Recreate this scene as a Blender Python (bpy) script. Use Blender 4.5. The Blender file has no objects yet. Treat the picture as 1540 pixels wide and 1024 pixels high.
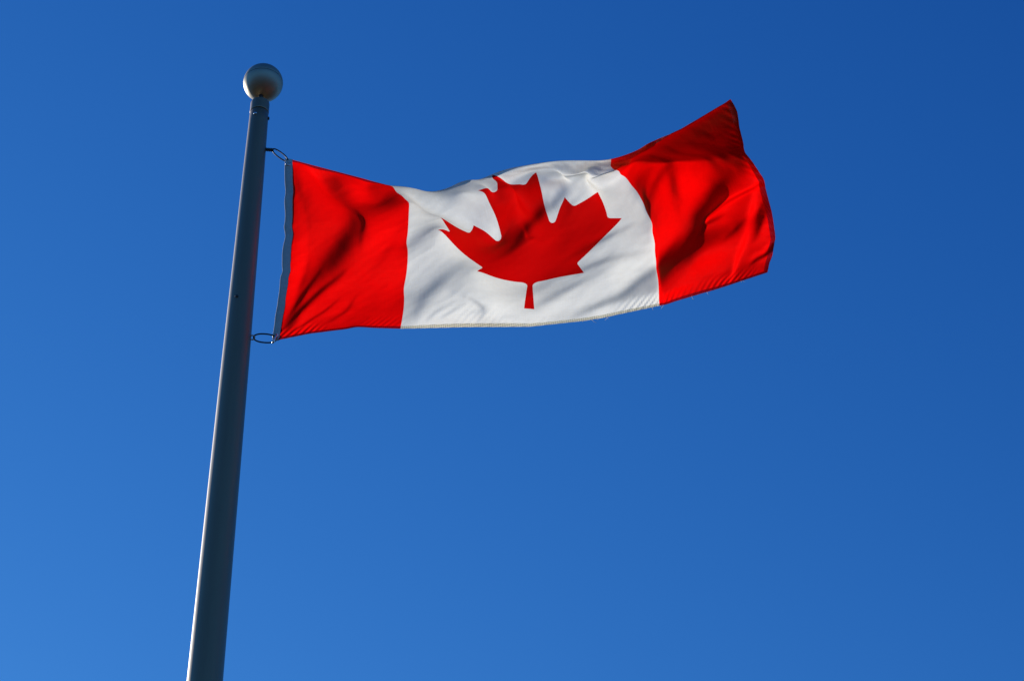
import bpy, bmesh, math, random
import numpy as np
from mathutils import Vector, Matrix, geometry
random.seed(7); np.random.seed(7)
sc = bpy.context.scene
col = sc.collection

# ------------------------------------------------------------------ camera
FPX, CX, CY = 4000.0, 770.0, 512.0            # focal length and centre in photo pixels
PITCH = math.atan(FPX / 4309.0)
CAM = Vector((0, 0, 1.6))
cd = bpy.data.cameras.new('camera'); cam = bpy.data.objects.new('camera', cd); col.objects.link(cam)
cam.location = CAM; cam.rotation_euler = (math.pi / 2 + PITCH, 0, 0)
cd.sensor_width = 36; cd.lens = FPX / 1540 * 36; cd.clip_start = 0.05; cd.clip_end = 20000
sc.camera = cam

# ------------------------------------------------------------------ world and sun
SUN_DIR = Vector((-0.67, 0.64, 0.43)).normalized()     # from the scene towards the sun
SUN_EL = math.asin(SUN_DIR.z); SUN_AZ = math.atan2(SUN_DIR.x, SUN_DIR.y)
w = bpy.data.worlds.new('World'); sc.world = w; w.use_nodes = True
nt = w.node_tree; nt.nodes.clear()
wo = nt.nodes.new('ShaderNodeOutputWorld'); bg = nt.nodes.new('ShaderNodeBackground')
sky = nt.nodes.new('ShaderNodeTexSky'); sky.sky_type = 'NISHITA'; sky.sun_disc = False
sky.sun_elevation = SUN_EL; sky.sun_rotation = SUN_AZ
sky.altitude = 1500; sky.air_density = 1.0; sky.dust_density = 0.0; sky.ozone_density = 4.0
# a polarised, contrasty sky: deeper away from the sun, lighter towards it and the horizon
sep = nt.nodes.new('ShaderNodeSeparateColor'); cmb = nt.nodes.new('ShaderNodeCombineColor'); nt.links.new(sky.outputs[0], sep.inputs[0])
def mth(op, a, b, c=None):
    n = nt.nodes.new('ShaderNodeMath'); n.operation = op
    nt.links.new(a, n.inputs[0]); n.inputs[1].default_value = b
    if c is not None: n.inputs[2].default_value = c
    return n.outputs[0]
for ch, raw, target, ex in ((0, 0.704, 0.185, 3.0), (1, 1.454, 1.335, 1.95), (2, 3.07, 4.66, 1.32)):
    x = mth('MULTIPLY', sep.outputs[ch], 1 / raw)
    x = mth('SMOOTH_MIN', x, 1.75, 0.3)
    nt.links.new(mth('MULTIPLY', mth('POWER', x, ex), target), cmb.inputs[ch])
nt.links.new(cmb.outputs[0], bg.inputs['Color'])
bg.inputs['Strength'].default_value = 0.10
nt.links.new(bg.outputs[0], wo.inputs['Surface'])
sl = bpy.data.lights.new('sun', 'SUN'); sl.energy = 4.8; sl.angle = math.radians(0.5); sl.color = (1, 0.94, 0.85)
so = bpy.data.objects.new('sun', sl); col.objects.link(so)
so.rotation_euler = (-SUN_DIR).to_track_quat('-Z', 'Y').to_euler(); so.location = (-20, 20, 15)
sc.view_settings.view_transform = 'Standard'; sc.view_settings.look = 'None'
sc.view_settings.exposure = 0.0; sc.view_settings.gamma = 1.0
sc.cycles.max_bounces = 8; sc.cycles.transparent_max_bounces = 8

# ------------------------------------------------------------------ helpers
def tag(o, label=None, cat=None, group=None, kind=None):
    for k, v in (('label', label), ('category', cat), ('group', group), ('kind', kind)):
        if v: o[k] = v
    return o
def link(name, me, mat=None, parent=None, smooth=True):
    o = bpy.data.objects.new(name, me); col.objects.link(o)
    if mat: me.materials.append(mat)
    if parent: o.parent = parent; o.matrix_parent_inverse = Matrix.Translation(-parent.location)
    if smooth:
        me.polygons.foreach_set('use_smooth', [True] * len(me.polygons))
    return o
def empty(name, loc):
    o = bpy.data.objects.new(name, None); col.objects.link(o); o.location = loc; o.empty_display_size = 0.1
    return o
def pix(x, y, Y):
    """where the sight line through photo pixel (x, y) meets the vertical plane at distance Y"""
    d = Vector(((x - CX) / FPX, math.cos(PITCH) - math.sin(PITCH) * (CY - y) / FPX, math.sin(PITCH) + math.cos(PITCH) * (CY - y) / FPX))
    return CAM + d * (Y / d.y)
def lathe(profile, centre, seg=96):
    bm = bmesh.new(); rings = []
    for r, z in profile:
        if r < 1e-6: rings.append([bm.verts.new((centre[0], centre[1], z))])
        else: rings.append([bm.verts.new((centre[0] + r * math.cos(2 * math.pi * k / seg), centre[1] + r * math.sin(2 * math.pi * k / seg), z)) for k in range(seg)])
    for a, b in zip(rings, rings[1:]):
        for k in range(seg):
            k2 = (k + 1) % seg
            if len(a) == 1 and len(b) > 1: bm.faces.new((a[0], b[k2], b[k]))
            elif len(b) == 1 and len(a) > 1: bm.faces.new((a[k], a[k2], b[0]))
            elif len(a) > 1: bm.faces.new((a[k], a[k2], b[k2], b[k]))
    bmesh.ops.recalc_face_normals(bm, faces=bm.faces)
    me = bpy.data.meshes.new('lathe'); bm.to_mesh(me); bm.free(); return me
def tube(points, rad, closed=False, seg=12):
    bm = bmesh.new(); n = len(points); rings = []; up = None
    rads = rad if hasattr(rad, '__len__') else [rad] * n
    for i, p in enumerate(points):
        a = points[(i - 1) % n] if (closed or i > 0) else p
        b = points[(i + 1) % n] if (closed or i < n - 1) else p
        t = (b - a).normalized()
        if up is None: up = t.orthogonal().normalized()
        up = (up - t * up.dot(t)).normalized(); s = t.cross(up)
        rings.append([bm.verts.new(p + (up * math.cos(2 * math.pi * k / seg) + s * math.sin(2 * math.pi * k / seg)) * rads[i]) for k in range(seg)])
    pairs = list(zip(rings, rings[1:])) + ([(rings[-1], rings[0])] if closed else [])
    for a, b in pairs:
        off = 0
        if closed and a is rings[-1]:
            off = min(range(seg), key=lambda q: (b[q].co - a[0].co).length)
        for k in range(seg): bm.faces.new((a[k], a[(k + 1) % seg], b[(k + 1 + off) % seg], b[(k + off) % seg]))
    if not closed: bm.faces.new(rings[0]); bm.faces.new(rings[-1])
    bmesh.ops.recalc_face_normals(bm, faces=bm.faces)
    me = bpy.data.meshes.new('tube'); bm.to_mesh(me); bm.free(); return me

# ------------------------------------------------------------------ materials
def newmat(name):
    m = bpy.data.materials.new(name); m.use_nodes = True; m.node_tree.nodes.clear(); return m, m.node_tree
def N(t, kind, **kw):
    n = t.nodes.new(kind)
    for k, v in kw.items():
        if k in n.inputs: n.inputs[k].default_value = v
        else: setattr(n, k, v)
    return n
def principled(name, color, rough, metal=0.0, var=0.15, scale=20.0, bump=0.0, bscale=200.0, stretch=(1, 1, 1), rvar=0.08, spec=0.5, coat=0.0, crough=0.3):
    m, t = newmat(name)
    out = N(t, 'ShaderNodeOutputMaterial'); b = N(t, 'ShaderNodeBsdfPrincipled')
    b.inputs['Metallic'].default_value = metal; b.inputs['Specular IOR Level'].default_value = spec
    b.inputs['Coat Weight'].default_value = coat; b.inputs['Coat Roughness'].default_value = crough
    tc = N(t, 'ShaderNodeTexCoord'); mp = N(t, 'ShaderNodeMapping'); mp.inputs['Scale'].default_value = stretch
    t.links.new(tc.outputs['Object'], mp.inputs[0])
    nz = N(t, 'ShaderNodeTexNoise'); nz.inputs['Scale'].default_value = scale; nz.inputs['Detail'].default_value = 6
    t.links.new(mp.outputs[0], nz.inputs['Vector'])
    r = N(t, 'ShaderNodeMapRange'); r.inputs['To Min'].default_value = 1 - var; r.inputs['To Max'].default_value = 1 + var
    t.links.new(nz.outputs[0], r.inputs[0])
    mx = N(t, 'ShaderNodeVectorMath', operation='SCALE'); mx.inputs[0].default_value = color
    t.links.new(r.outputs[0], mx.inputs['Scale']); t.links.new(mx.outputs[0], b.inputs['Base Color'])
    r2 = N(t, 'ShaderNodeMapRange'); r2.inputs['To Min'].default_value = rough - rvar; r2.inputs['To Max'].default_value = rough + rvar
    t.links.new(nz.outputs[0], r2.inputs[0]); t.links.new(r2.outputs[0], b.inputs['Roughness'])
    if bump:
        n2 = N(t, 'ShaderNodeTexNoise'); n2.inputs['Scale'].default_value = bscale; t.links.new(mp.outputs[0], n2.inputs['Vector'])
        bp = N(t, 'ShaderNodeBump'); bp.inputs['Strength'].default_value = bump; bp.inputs['Distance'].default_value = 0.002
        t.links.new(n2.outputs[0], bp.inputs['Height']); t.links.new(bp.outputs[0], b.inputs['Normal'])
    t.links.new(b.outputs[0], out.inputs[0]); return m
def cloth(name, dcol, tcol, trans=0.55, gloss=0.03, weave=0.4, mottle=0.10, gcol=(1, 1, 1, 1), stitch=False):
    """thin woven nylon: part of the light is reflected, part shines through"""
    m, t = newmat(name)
    out = N(t, 'ShaderNodeOutputMaterial')
    uv = N(t, 'ShaderNodeUVMap'); uv.uv_map = 'UVMap'
    nz = N(t, 'ShaderNodeTexNoise'); nz.inputs['Scale'].default_value = 60; nz.inputs['Detail'].default_value = 5
    mp = N(t, 'ShaderNodeMapping'); mp.inputs['Scale'].default_value = (1, 1, 1)
    t.links.new(uv.outputs[0], mp.inputs[0]); t.links.new(mp.outputs[0], nz.inputs['Vector'])
    # threads of warp and weft
    mpa = N(t, 'ShaderNodeMapping'); mpa.inputs['Scale'].default_value = (9, 230, 1)
    mpb = N(t, 'ShaderNodeMapping'); mpb.inputs['Scale'].default_value = (230, 9, 1)
    na = N(t, 'ShaderNodeTexNoise'); nb = N(t, 'ShaderNodeTexNoise')
    for a, b in ((mpa, na), (mpb, nb)):
        t.links.new(uv.outputs[0], a.inputs[0]); t.links.new(a.outputs[0], b.inputs['Vector']); b.inputs['Scale'].default_value = 1; b.inputs['Detail'].default_value = 3
    ad = N(t, 'ShaderNodeMath', operation='ADD'); t.links.new(na.outputs[0], ad.inputs[0]); t.links.new(nb.outputs[0], ad.inputs[1])
    bp = N(t, 'ShaderNodeBump'); bp.inputs['Strength'].default_value = weave; bp.inputs['Distance'].default_value = 0.0012
    t.links.new(ad.outputs[0], bp.inputs['Height'])
    r = N(t, 'ShaderNodeMapRange'); r.inputs['To Min'].default_value = 1 - mottle; r.inputs['To Max'].default_value = 1 + mottle
    ad2 = N(t, 'ShaderNodeMath', operation='MULTIPLY_ADD'); ad2.inputs[1].default_value = 0.5; t.links.new(ad.outputs[0], ad2.inputs[0]); t.links.new(nz.outputs[0], ad2.inputs[2])
    sb = N(t, 'ShaderNodeMath', operation='MULTIPLY'); sb.inputs[1].default_value = 0.5; t.links.new(ad2.outputs[0], sb.inputs[0]); t.links.new(sb.outputs[0], r.inputs[0])
    def scaled(c):
        if stitch:                                  # thread dashes along the edge
            s0 = scaled0(c); ck = N(t, 'ShaderNodeTexChecker'); ck.inputs['Scale'].default_value = 1
            mq = N(t, 'ShaderNodeMapping'); mq.inputs['Scale'].default_value = (170, 170, 0.001); mq.inputs['Rotation'].default_value = (0, 0, 0.6)
            t.links.new(uv.outputs[0], mq.inputs[0]); t.links.new(mq.outputs[0], ck.inputs['Vector'])
            mx = N(t, 'ShaderNodeMix', data_type='RGBA'); sc_ = N(t, 'ShaderNodeVectorMath', operation='SCALE'); sc_.inputs['Scale'].default_value = 0.72
            t.links.new(s0.outputs[0], sc_.inputs[0]); t.links.new(ck.outputs['Fac'], mx.inputs[0])
            t.links.new(s0.outputs[0], mx.inputs[6]); t.links.new(sc_.outputs[0], mx.inputs[7])
            w_ = N(t, 'ShaderNodeVectorMath', operation='SCALE'); w_.inputs['Scale'].default_value = 1.0; t.links.new(mx.outputs[2], w_.inputs[0]); return w_
        return scaled0(c)
    def scaled0(c):
        s = N(t, 'ShaderNodeVectorMath', operation='SCALE'); s.inputs[0].default_value = c; t.links.new(r.outputs[0], s.inputs['Scale']); return s
    d = N(t, 'ShaderNodeBsdfDiffuse'); tr = N(t, 'ShaderNodeBsdfTranslucent'); g = N(t, 'ShaderNodeBsdfGlossy')
    g.inputs['Roughness'].default_value = 0.42; g.inputs['Color'].default_value = gcol
    t.links.new(scaled(dcol).outputs[0], d.inputs['Color']); t.links.new(scaled(tcol).outputs[0], tr.inputs['Color'])
    for n in (d, tr, g): t.links.new(bp.outputs[0], n.inputs['Normal'])
    m1 = N(t, 'ShaderNodeMixShader'); m1.inputs[0].default_value = trans
    t.links.new(d.outputs[0], m1.inputs[1]); t.links.new(tr.outputs[0], m1.inputs[2])
    m2 = N(t, 'ShaderNodeMixShader'); m2.inputs[0].default_value = gloss
    t.links.new(m1.outputs[0], m2.inputs[1]); t.links.new(g.outputs[0], m2.inputs[2])
    t.links.new(m2.outputs[0], out.inputs[0]); return m

M_red = cloth('red_nylon', (0.60, 0.002, 0.003), (0.96, 0.001, 0.001), 0.74, 0.05, gcol=(1, 0.2, 0.07, 1), mottle=0.15)
M_leaf = cloth('red_leaf_nylon', (0.50, 0.002, 0.003), (0.62, 0.001, 0.001), 0.72, 0.04, gcol=(1, 0.2, 0.07, 1))   # sewn double, so denser
M_white = cloth('white_nylon', (0.66, 0.62, 0.52), (0.72, 0.70, 0.63), 0.76, 0.03)
M_hem_white = cloth('white_hem_nylon', (0.72, 0.68, 0.56), (0.98, 0.94, 0.80), 0.7, 0.02, stitch=True)
M_hem_red = cloth('red_hem_nylon', (0.55, 0.003, 0.004), (0.85, 0.002, 0.003), 0.6, 0.02, stitch=True)
M_canvas = principled('heading_canvas', (0.50, 0.49, 0.46), 0.85, 0, 0.18, 60, 0.6, 300)
M_alu = principled('satin_aluminium', (0.235, 0.160, 0.080), 0.46, 0.6, 0.22, 5, 0.08, 40, (8, 8, 0.35), 0.05, coat=1.0, crough=0.5)
M_ball = principled('spun_aluminium_ball', (0.42, 0.375, 0.28), 0.56, 0.85, 0.10, 12, coat=0.15)
M_steel = principled('bright_steel', (0.55, 0.55, 0.55), 0.3, 1.0, 0.1, 80)
M_dark_steel = principled('dark_steel', (0.05, 0.05, 0.05), 0.45, 0.6, 0.2, 80)
M_black = principled('black_plastic', (0.008, 0.009, 0.012), 0.4, 0, 0.1, 80)
M_grass = principled('dry_grass', (0.040, 0.033, 0.015), 0.95, 0, 0.5, 3.0, 0.8, 40, rvar=0.0, spec=0.1)
M_concrete = principled('concrete', (0.30, 0.29, 0.27), 0.9, 0, 0.2, 6, 0.4, 60)

# ------------------------------------------------------------------ ground
bm = bmesh.new(); R_ = [0, 3, 8, 20, 60, 200, 800, 4000]; prev = None
for r in R_:
    ring = [bm.verts.new((0, 6.78, 0))] if r == 0 else [bm.verts.new((r * math.cos(a * math.pi / 24), 6.78 + r * math.sin(a * math.pi / 24), 0)) for a in range(48)]
    if prev:
        for k in range(48):
            if len(prev) == 1: bm.faces.new((prev[0], ring[k], ring[(k + 1) % 48]))
            else: bm.faces.new((prev[k], ring[k], ring[(k + 1) % 48], prev[(k + 1) % 48]))
    prev = ring
me = bpy.data.meshes.new('ground'); bm.to_mesh(me); bm.free()
tag(link('ground', me, M_grass), kind='structure')

# ------------------------------------------------------------------ flagpole
YD = 6.7786
AX = pix(370.2, 376, YD).x                       # the pole's axis stands at (AX, YD)
def pole_z(y): return pix(391.2 - 0.0958 * (y - 157), y, YD).z
def pole_r(y, wpx):
    p = pix(391.2 - 0.0958 * (y - 157), y, YD) - CAM
    depth = p.y * math.cos(PITCH) + p.z * math.sin(PITCH)
    return 0.5 * wpx * 0.9954 / FPX * depth
prof = [(pole_r(y, wpx), pole_z(y)) for y, wpx in ((1023, 54.4), (760, 47.4), (537.5, 41.4), (430, 37.6), (258.5, 32.0), (172, 28.2))]
slope = (prof[0][0] - prof[2][0]) / (prof[2][1] - prof[0][1])
z_top = prof[-1][1]; r_top = prof[-1][0]
base_r = min(prof[0][0] + slope * prof[0][1] * 0.35, 0.11)
pole = empty('flagpole', (AX, YD, 0))
tag(pole, 'tall tapered satin aluminium flagpole with a ball on top', 'flagpole')
pp = [(base_r, 0.0)] + prof + [(r_top - 0.0015, z_top + 0.0012)]
dense = []
for (r0, z0), (r1, z1) in zip(pp, pp[1:]):
    for k in range(6): dense.append((r0 + (r1 - r0) * k / 6, z0 + (z1 - z0) * k / 6))
dense.append(pp[-1]); dense.append((0, z_top + 0.0012))
link('shaft', lathe(dense, (AX, YD)), M_alu, pole)
z_cap = pole_z(155); z0 = z_top + 0.0045; rc = r_top * 1.015
link('groove', lathe([(r_top * 0.93, z_top + 0.0013), (r_top * 0.93, z0 - 0.0002)], (AX, YD)), M_black, pole)
cp = [(rc * 0.9, z0), (rc - 0.0006, z0 + 0.0001), (rc, z0 + 0.0008)] + [(rc, z0 + 0.0008 + (z_cap - rc * 0.24 - z0 - 0.0008) * k / 8) for k in range(1, 8)]
rr = rc * 0.30
for k in range(13):
    a = k / 12 * math.pi / 2; cp.append((rc - rr + rr * math.cos(a), z_cap - rr * 0.8 + rr * 0.8 * math.sin(a)))
cp.append((0, z_cap)); link('cap', lathe(cp, (AX, YD)), M_alu, pole)
pb = pix(396, 124.3, YD); dep = (pb - CAM); dep = dep.y * math.cos(PITCH) + (dep.z) * math.sin(PITCH)
rb = 29.7 / FPX * dep; zb = pb.z - 0.003; BX = AX + 0.004
link('spindle', lathe([(0.009, z_cap - 0.002), (0.009, zb - rb * 0.97)], (AX, YD), 32), M_dark_steel, pole)
def arc(a0, a1, n, r=rb): return [(r * math.cos(a0 + (a1 - a0) * k / n), zb + r * math.sin(a0 + (a1 - a0) * k / n)) for k in range(n + 1)]
ball = arc(-math.pi / 2, -0.022, 40) + [(rb * 0.99, zb - 0.0006), (rb * 0.99, zb + 0.0006)] + arc(0.022, math.pi / 2, 40)
ball[0] = (0, zb - rb); ball[-1] = (0, zb + rb)
link('ball', lathe(ball, (BX, YD), 128), M_ball, pole)
link('seam', lathe([(rb * 0.995, zb - 0.0011), (rb * 1.002, zb - 0.0006), (rb * 1.002, zb + 0.0006), (rb * 0.995, zb + 0.0011)], (BX, YD), 128), M_black, pole)
link('base_collar', lathe([(base_r + 0.002, 0.12), (base_r + 0.02, 0.115), (base_r + 0.06, 0.05), (base_r + 0.12, 0.02), (base_r + 0.13, 0.004)], (AX, YD)), M_alu, pole)
def screw(y, off, wpx, rad, mat):
    z = pole_z(y); r = pole_r(y, wpx); a = math.asin(max(-1, min(1, off / (wpx / 2))))
    d = Vector((math.sin(a), -math.cos(a), 0)); c = Vector((AX, YD, z)) + d * (r - 0.002)
    pts = [c + d * q for q in (0, 0.005, 0.0065)]
    link('screw', tube(pts, [rad, rad, rad * 0.6], seg=16), mat, pole)
screw(181, -4.0, 28.8, 0.0065, M_steel)
screw(178.5, 14.4, 28.8, 0.0065, M_dark_steel)
screw(458.5, -4.9, 38.6, 0.006, M_dark_steel)

# ------------------------------------------------------------------ cloth surface
UN = 0.9144 * 1.05
ORG = Vector((-0.81402, 6.77865, 7.89413))
NU, NV = 65, 33
CTRL = [   # heights, widths and depths of the blowing cloth, tenths of a millimetre, row by row from hoist to fly
    0,-1,-1,16,6,280,31,13,561,46,19,843,57,22,1126,83,32,1407,109,40,1688,98,35,1977,115,41,2260,133,45,2544,153,49,2828,132,42,3118,219,63,3396,162,52,3683,176,65,3958,159,66,4241,157,71,4521,151,74,4803,180,92,5077,187,98,5359,107,68,5659,128,79,5940,114,76,6228,99,71,6517,83,64,6808,65,56,7099,77,63,7382,62,57,7673,18,36,7972,7,31,8262,-15,21,8556,-35,10,8849,-54,0,9144,
    289,-91,-6,296,-68,273,304,-48,552,316,-32,832,329,-18,1113,349,-5,1396,366,5,1683,371,12,1968,383,19,2250,398,24,2532,411,27,2817,421,28,3097,449,30,3384,437,30,3676,433,29,3954,425,26,4234,420,20,4511,419,14,4789,425,6,5067,417,-8,5354,384,-25,5642,369,-38,5924,352,-53,6214,331,-69,6506,308,-85,6800,288,-98,7094,276,-108,7386,260,-112,7682,242,-104,7980,234,-87,8275,225,-55,8570,208,4,8865,172,94,9154,
    576,-177,-9,574,-140,268,576,-109,547,586,-83,825,599,-60,1105,615,-42,1390,629,-27,1676,639,-14,1960,651,-4,2242,663,3,2524,676,7,2807,688,8,3089,699,5,3377,699,1,3666,695,-7,3948,689,-18,4227,683,-34,4504,679,-53,4780,675,-76,5058,663,-102,5340,639,-125,5625,616,-152,5909,592,-178,6198,565,-202,6491,540,-222,6788,518,-236,7086,503,-241,7385,494,-226,7685,489,-181,7983,486,-109,8275,470,-18,8562,438,74,8854,399,171,9146,
    865,-259,-5,851,-211,269,848,-169,546,855,-134,823,867,-104,1102,881,-79,1385,894,-58,1669,906,-41,1953,918,-28,2235,929,-19,2518,941,-15,2800,951,-15,3084,958,-21,3371,959,-31,3658,957,-46,3941,952,-66,4220,945,-92,4497,938,-122,4773,928,-156,5049,914,-191,5326,891,-226,5608,865,-260,5892,837,-292,6181,809,-317,6474,786,-332,6772,769,-328,7073,760,-298,7374,752,-229,7669,735,-122,7952,705,9,8224,668,132,8502,642,200,8805,629,232,9119,
    1150,-333,4,1124,-276,275,1119,-227,549,1125,-185,824,1135,-148,1101,1147,-116,1382,1160,-90,1664,1172,-69,1947,1184,-53,2230,1195,-44,2513,1205,-40,2796,1213,-42,3081,1219,-51,3367,1220,-66,3652,1218,-89,3934,1213,-117,4213,1205,-152,4490,1196,-191,4766,1184,-234,5040,1168,-278,5315,1145,-319,5593,1118,-357,5875,1091,-386,6164,1067,-398,6457,1049,-383,6754,1034,-330,7049,1012,-237,7336,976,-111,7611,928,31,7877,885,170,8149,863,274,8442,858,302,8756,860,274,9074,
    1406,-386,-11,1393,-333,278,1389,-282,553,1394,-234,826,1403,-191,1101,1414,-153,1380,1426,-122,1660,1438,-98,1943,1450,-81,2226,1461,-70,2510,1470,-67,2794,1477,-72,3079,1481,-84,3363,1482,-105,3647,1479,-134,3928,1474,-170,4207,1466,-213,4484,1455,-260,4758,1441,-309,5032,1425,-357,5305,1404,-400,5581,1380,-432,5861,1357,-442,6149,1336,-417,6439,1313,-348,6725,1277,-235,7000,1223,-95,7262,1161,52,7522,1120,185,7796,1106,276,8091,1103,318,8399,1100,323,8709,1094,306,9020,
    1667,-440,-14,1659,-385,276,1658,-331,554,1663,-279,828,1672,-231,1102,1682,-189,1379,1693,-154,1658,1704,-128,1940,1715,-109,2224,1725,-99,2508,1734,-97,2793,1740,-104,3077,1743,-121,3361,1744,-146,3643,1741,-181,3924,1735,-223,4202,1726,-271,4478,1715,-324,4751,1702,-376,5024,1687,-423,5298,1669,-458,5574,1650,-468,5852,1629,-440,6133,1601,-366,6411,1560,-250,6678,1501,-104,6932,1431,51,7182,1363,194,7444,1355,269,7743,1358,278,8055,1350,266,8365,1349,296,8666,1342,345,8967,
    1926,-490,-14,1924,-433,273,1926,-376,553,1932,-320,828,1940,-268,1102,1949,-223,1378,1959,-186,1657,1969,-158,1939,1980,-139,2222,1990,-130,2508,1999,-130,2793,2005,-139,3077,2007,-158,3359,2006,-188,3641,2003,-227,3920,1996,-274,4198,1988,-326,4472,1978,-380,4746,1966,-430,5019,1954,-468,5293,1941,-481,5570,1923,-456,5846,1896,-387,6114,1856,-277,6373,1801,-140,6626,1738,8,6875,1677,148,7133,1626,250,7408,1618,279,7710,1616,258,8018,1607,242,8325,1602,292,8624,1586,384,8915,
    2187,-535,-16,2188,-476,272,2193,-416,552,2201,-356,827,2209,-300,1101,2217,-253,1377,2226,-215,1656,2235,-188,1938,2244,-170,2222,2255,-162,2508,2264,-163,2794,2270,-175,3078,2271,-197,3359,2270,-229,3639,2265,-271,3918,2259,-320,4194,2252,-372,4469,2243,-423,4743,2234,-464,5017,2225,-483,5293,2213,-468,5568,2192,-409,5836,2159,-312,6094,2112,-189,6340,2054,-52,6588,1996,83,6840,1944,196,7106,1906,264,7386,1889,277,7679,1881,261,7981,1870,266,8284,1854,324,8582,1831,428,8868,
    2446,-581,-18,2451,-518,274,2460,-450,552,2469,-385,826,2477,-328,1100,2484,-281,1377,2492,-243,1656,2500,-217,1938,2509,-200,2223,2520,-194,2510,2530,-198,2797,2535,-211,3080,2536,-235,3360,2534,-268,3639,2529,-310,3916,2524,-358,4193,2518,-407,4468,2512,-449,4743,2505,-474,5019,2497,-472,5295,2484,-432,5566,2461,-355,5828,2425,-248,6079,2377,-125,6323,2321,4,6568,2266,127,6820,2218,227,7082,2182,288,7356,2160,301,7646,2146,296,7947,2130,317,8248,2102,380,8544,2073,480,8830,
    2702,-650,11,2716,-555,276,2728,-477,549,2738,-409,824,2746,-352,1099,2752,-305,1376,2757,-269,1656,2764,-244,1939,2773,-230,2225,2785,-226,2513,2796,-232,2801,2802,-248,3084,2803,-272,3362,2800,-305,3639,2795,-344,3917,2789,-386,4194,2785,-425,4471,2782,-453,4748,2777,-462,5024,2769,-443,5299,2755,-393,5567,2732,-313,5827,2697,-210,6077,2651,-91,6321,2596,33,6563,2541,156,6807,2492,267,7056,2451,349,7316,2420,370,7611,2401,374,7914,2381,401,8215,2338,461,8508,2322,541,8798,
    2964,-662,-6,2982,-576,270,2996,-499,547,3007,-432,824,3014,-374,1100,3019,-328,1377,3023,-292,1657,3028,-268,1941,3036,-257,2228,3050,-257,2518,3063,-267,2806,3070,-285,3088,3071,-309,3365,3066,-338,3642,3061,-370,3919,3056,-400,4198,3053,-424,4477,3051,-437,4755,3048,-435,5031,3041,-412,5305,3028,-366,5574,3008,-294,5836,2975,-199,6088,2929,-86,6332,2876,41,6568,2822,176,6800,2768,310,7034,2713,423,7283,2661,476,7577,2624,505,7878,2593,540,8179,2550,579,8477,2554,605,8777,
    3227,-655,-27,3246,-586,261,3263,-517,546,3276,-453,827,3283,-396,1103,3286,-349,1380,3288,-312,1659,3291,-289,1943,3299,-280,2232,3315,-285,2524,3331,-301,2813,3340,-322,3094,3340,-345,3370,3335,-366,3646,3328,-385,3924,3322,-398,4203,3320,-405,4484,3319,-406,4763,3318,-402,5040,3314,-387,5316,3304,-354,5589,3286,-297,5855,3257,-214,6111,3215,-105,6355,3165,27,6586,3108,177,6807,3045,330,7028,2972,470,7277,2904,561,7560,2844,620,7855,2792,665,8155,2757,685,8462,2742,681,8775,
    3490,-648,-38,3511,-590,258,3531,-531,549,3546,-473,834,3553,-419,1111,3554,-370,1385,3553,-330,1663,3553,-305,1947,3561,-298,2238,3580,-309,2533,3600,-333,2823,3611,-360,3102,3612,-381,3378,3605,-392,3653,3595,-391,3929,3587,-382,4208,3583,-372,4490,3585,-369,4771,3589,-373,5051,3588,-373,5331,3580,-358,5608,3564,-317,5881,3544,-247,6143,3509,-144,6391,3457,-12,6623,3395,143,6840,3321,312,7053,3229,476,7285,3158,555,7576,3088,591,7877,3023,623,8177,2985,686,8470,2947,752,8768,
    3752,-639,-36,3777,-591,262,3799,-545,558,3816,-496,845,3824,-445,1123,3824,-394,1396,3818,-349,1670,3813,-317,1952,3819,-310,2245,3847,-330,2544,3872,-365,2835,3885,-399,3116,3885,-421,3391,3877,-421,3665,3864,-396,3937,3849,-359,4211,3843,-333,4492,3851,-335,4777,3861,-355,5064,3863,-371,5351,3857,-371,5637,3847,-347,5915,3835,-293,6185,3805,-203,6440,3747,-78,6677,3674,70,6904,3583,231,7127,3480,382,7352,3398,465,7630,3324,516,7924,3263,573,8216,3217,682,8493,3149,821,8759,
    4014,-619,-30,4044,-591,271,4068,-560,570,4086,-522,861,4095,-477,1141,4095,-426,1413,4085,-372,1683,4070,-328,1958,4073,-317,2252,4113,-349,2553,4144,-396,2850,4159,-440,3139,4160,-464,3416,4152,-459,3688,4137,-415,3953,4113,-345,4213,4097,-300,4487,4119,-319,4784,4134,-354,5081,4137,-379,5375,4134,-386,5666,4132,-375,5954,4129,-342,6234,4107,-272,6499,4033,-155,6739,3938,-20,6985,3843,118,7224,3740,253,7455,3640,376,7705,3570,483,7978,3515,589,8254,3450,731,8512,3351,896,8754,
    4274,-595,-19,4311,-591,286,4337,-578,587,4357,-552,883,4367,-513,1167,4367,-465,1440,4355,-408,1708,4325,-350,1971,4318,-330,2249,4380,-377,2562,4414,-430,2867,4433,-479,3167,4441,-511,3458,4436,-510,3734,4422,-465,3995,4377,-371,4232,4344,-301,4484,4391,-340,4799,4407,-372,5103,4411,-391,5403,4411,-395,5694,4411,-385,5980,4415,-365,6268,4427,-326,6559,4307,-193,6794,4203,-67,7043,4121,43,7305,3999,193,7538,3892,352,7772,3818,504,8018,3764,633,8287,3690,797,8535,3549,976,8752,
    4550,-576,9,4581,-593,310,4607,-599,611,4627,-586,908,4639,-555,1197,4639,-512,1477,4631,-462,1751,4623,-419,2023,4625,-401,2298,4651,-423,2595,4683,-468,2898,4703,-517,3202,4717,-556,3504,4720,-571,3798,4710,-549,4072,4688,-493,4330,4671,-432,4584,4682,-407,4854,4683,-401,5142,4686,-399,5435,4689,-387,5719,4688,-357,5995,4680,-302,6267,4651,-215,6531,4559,-100,6787,4456,21,7032,4353,145,7284,4240,276,7534,4141,406,7791,4070,529,8057,4016,659,8323,3949,836,8562,3863,1025,8775,
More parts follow.
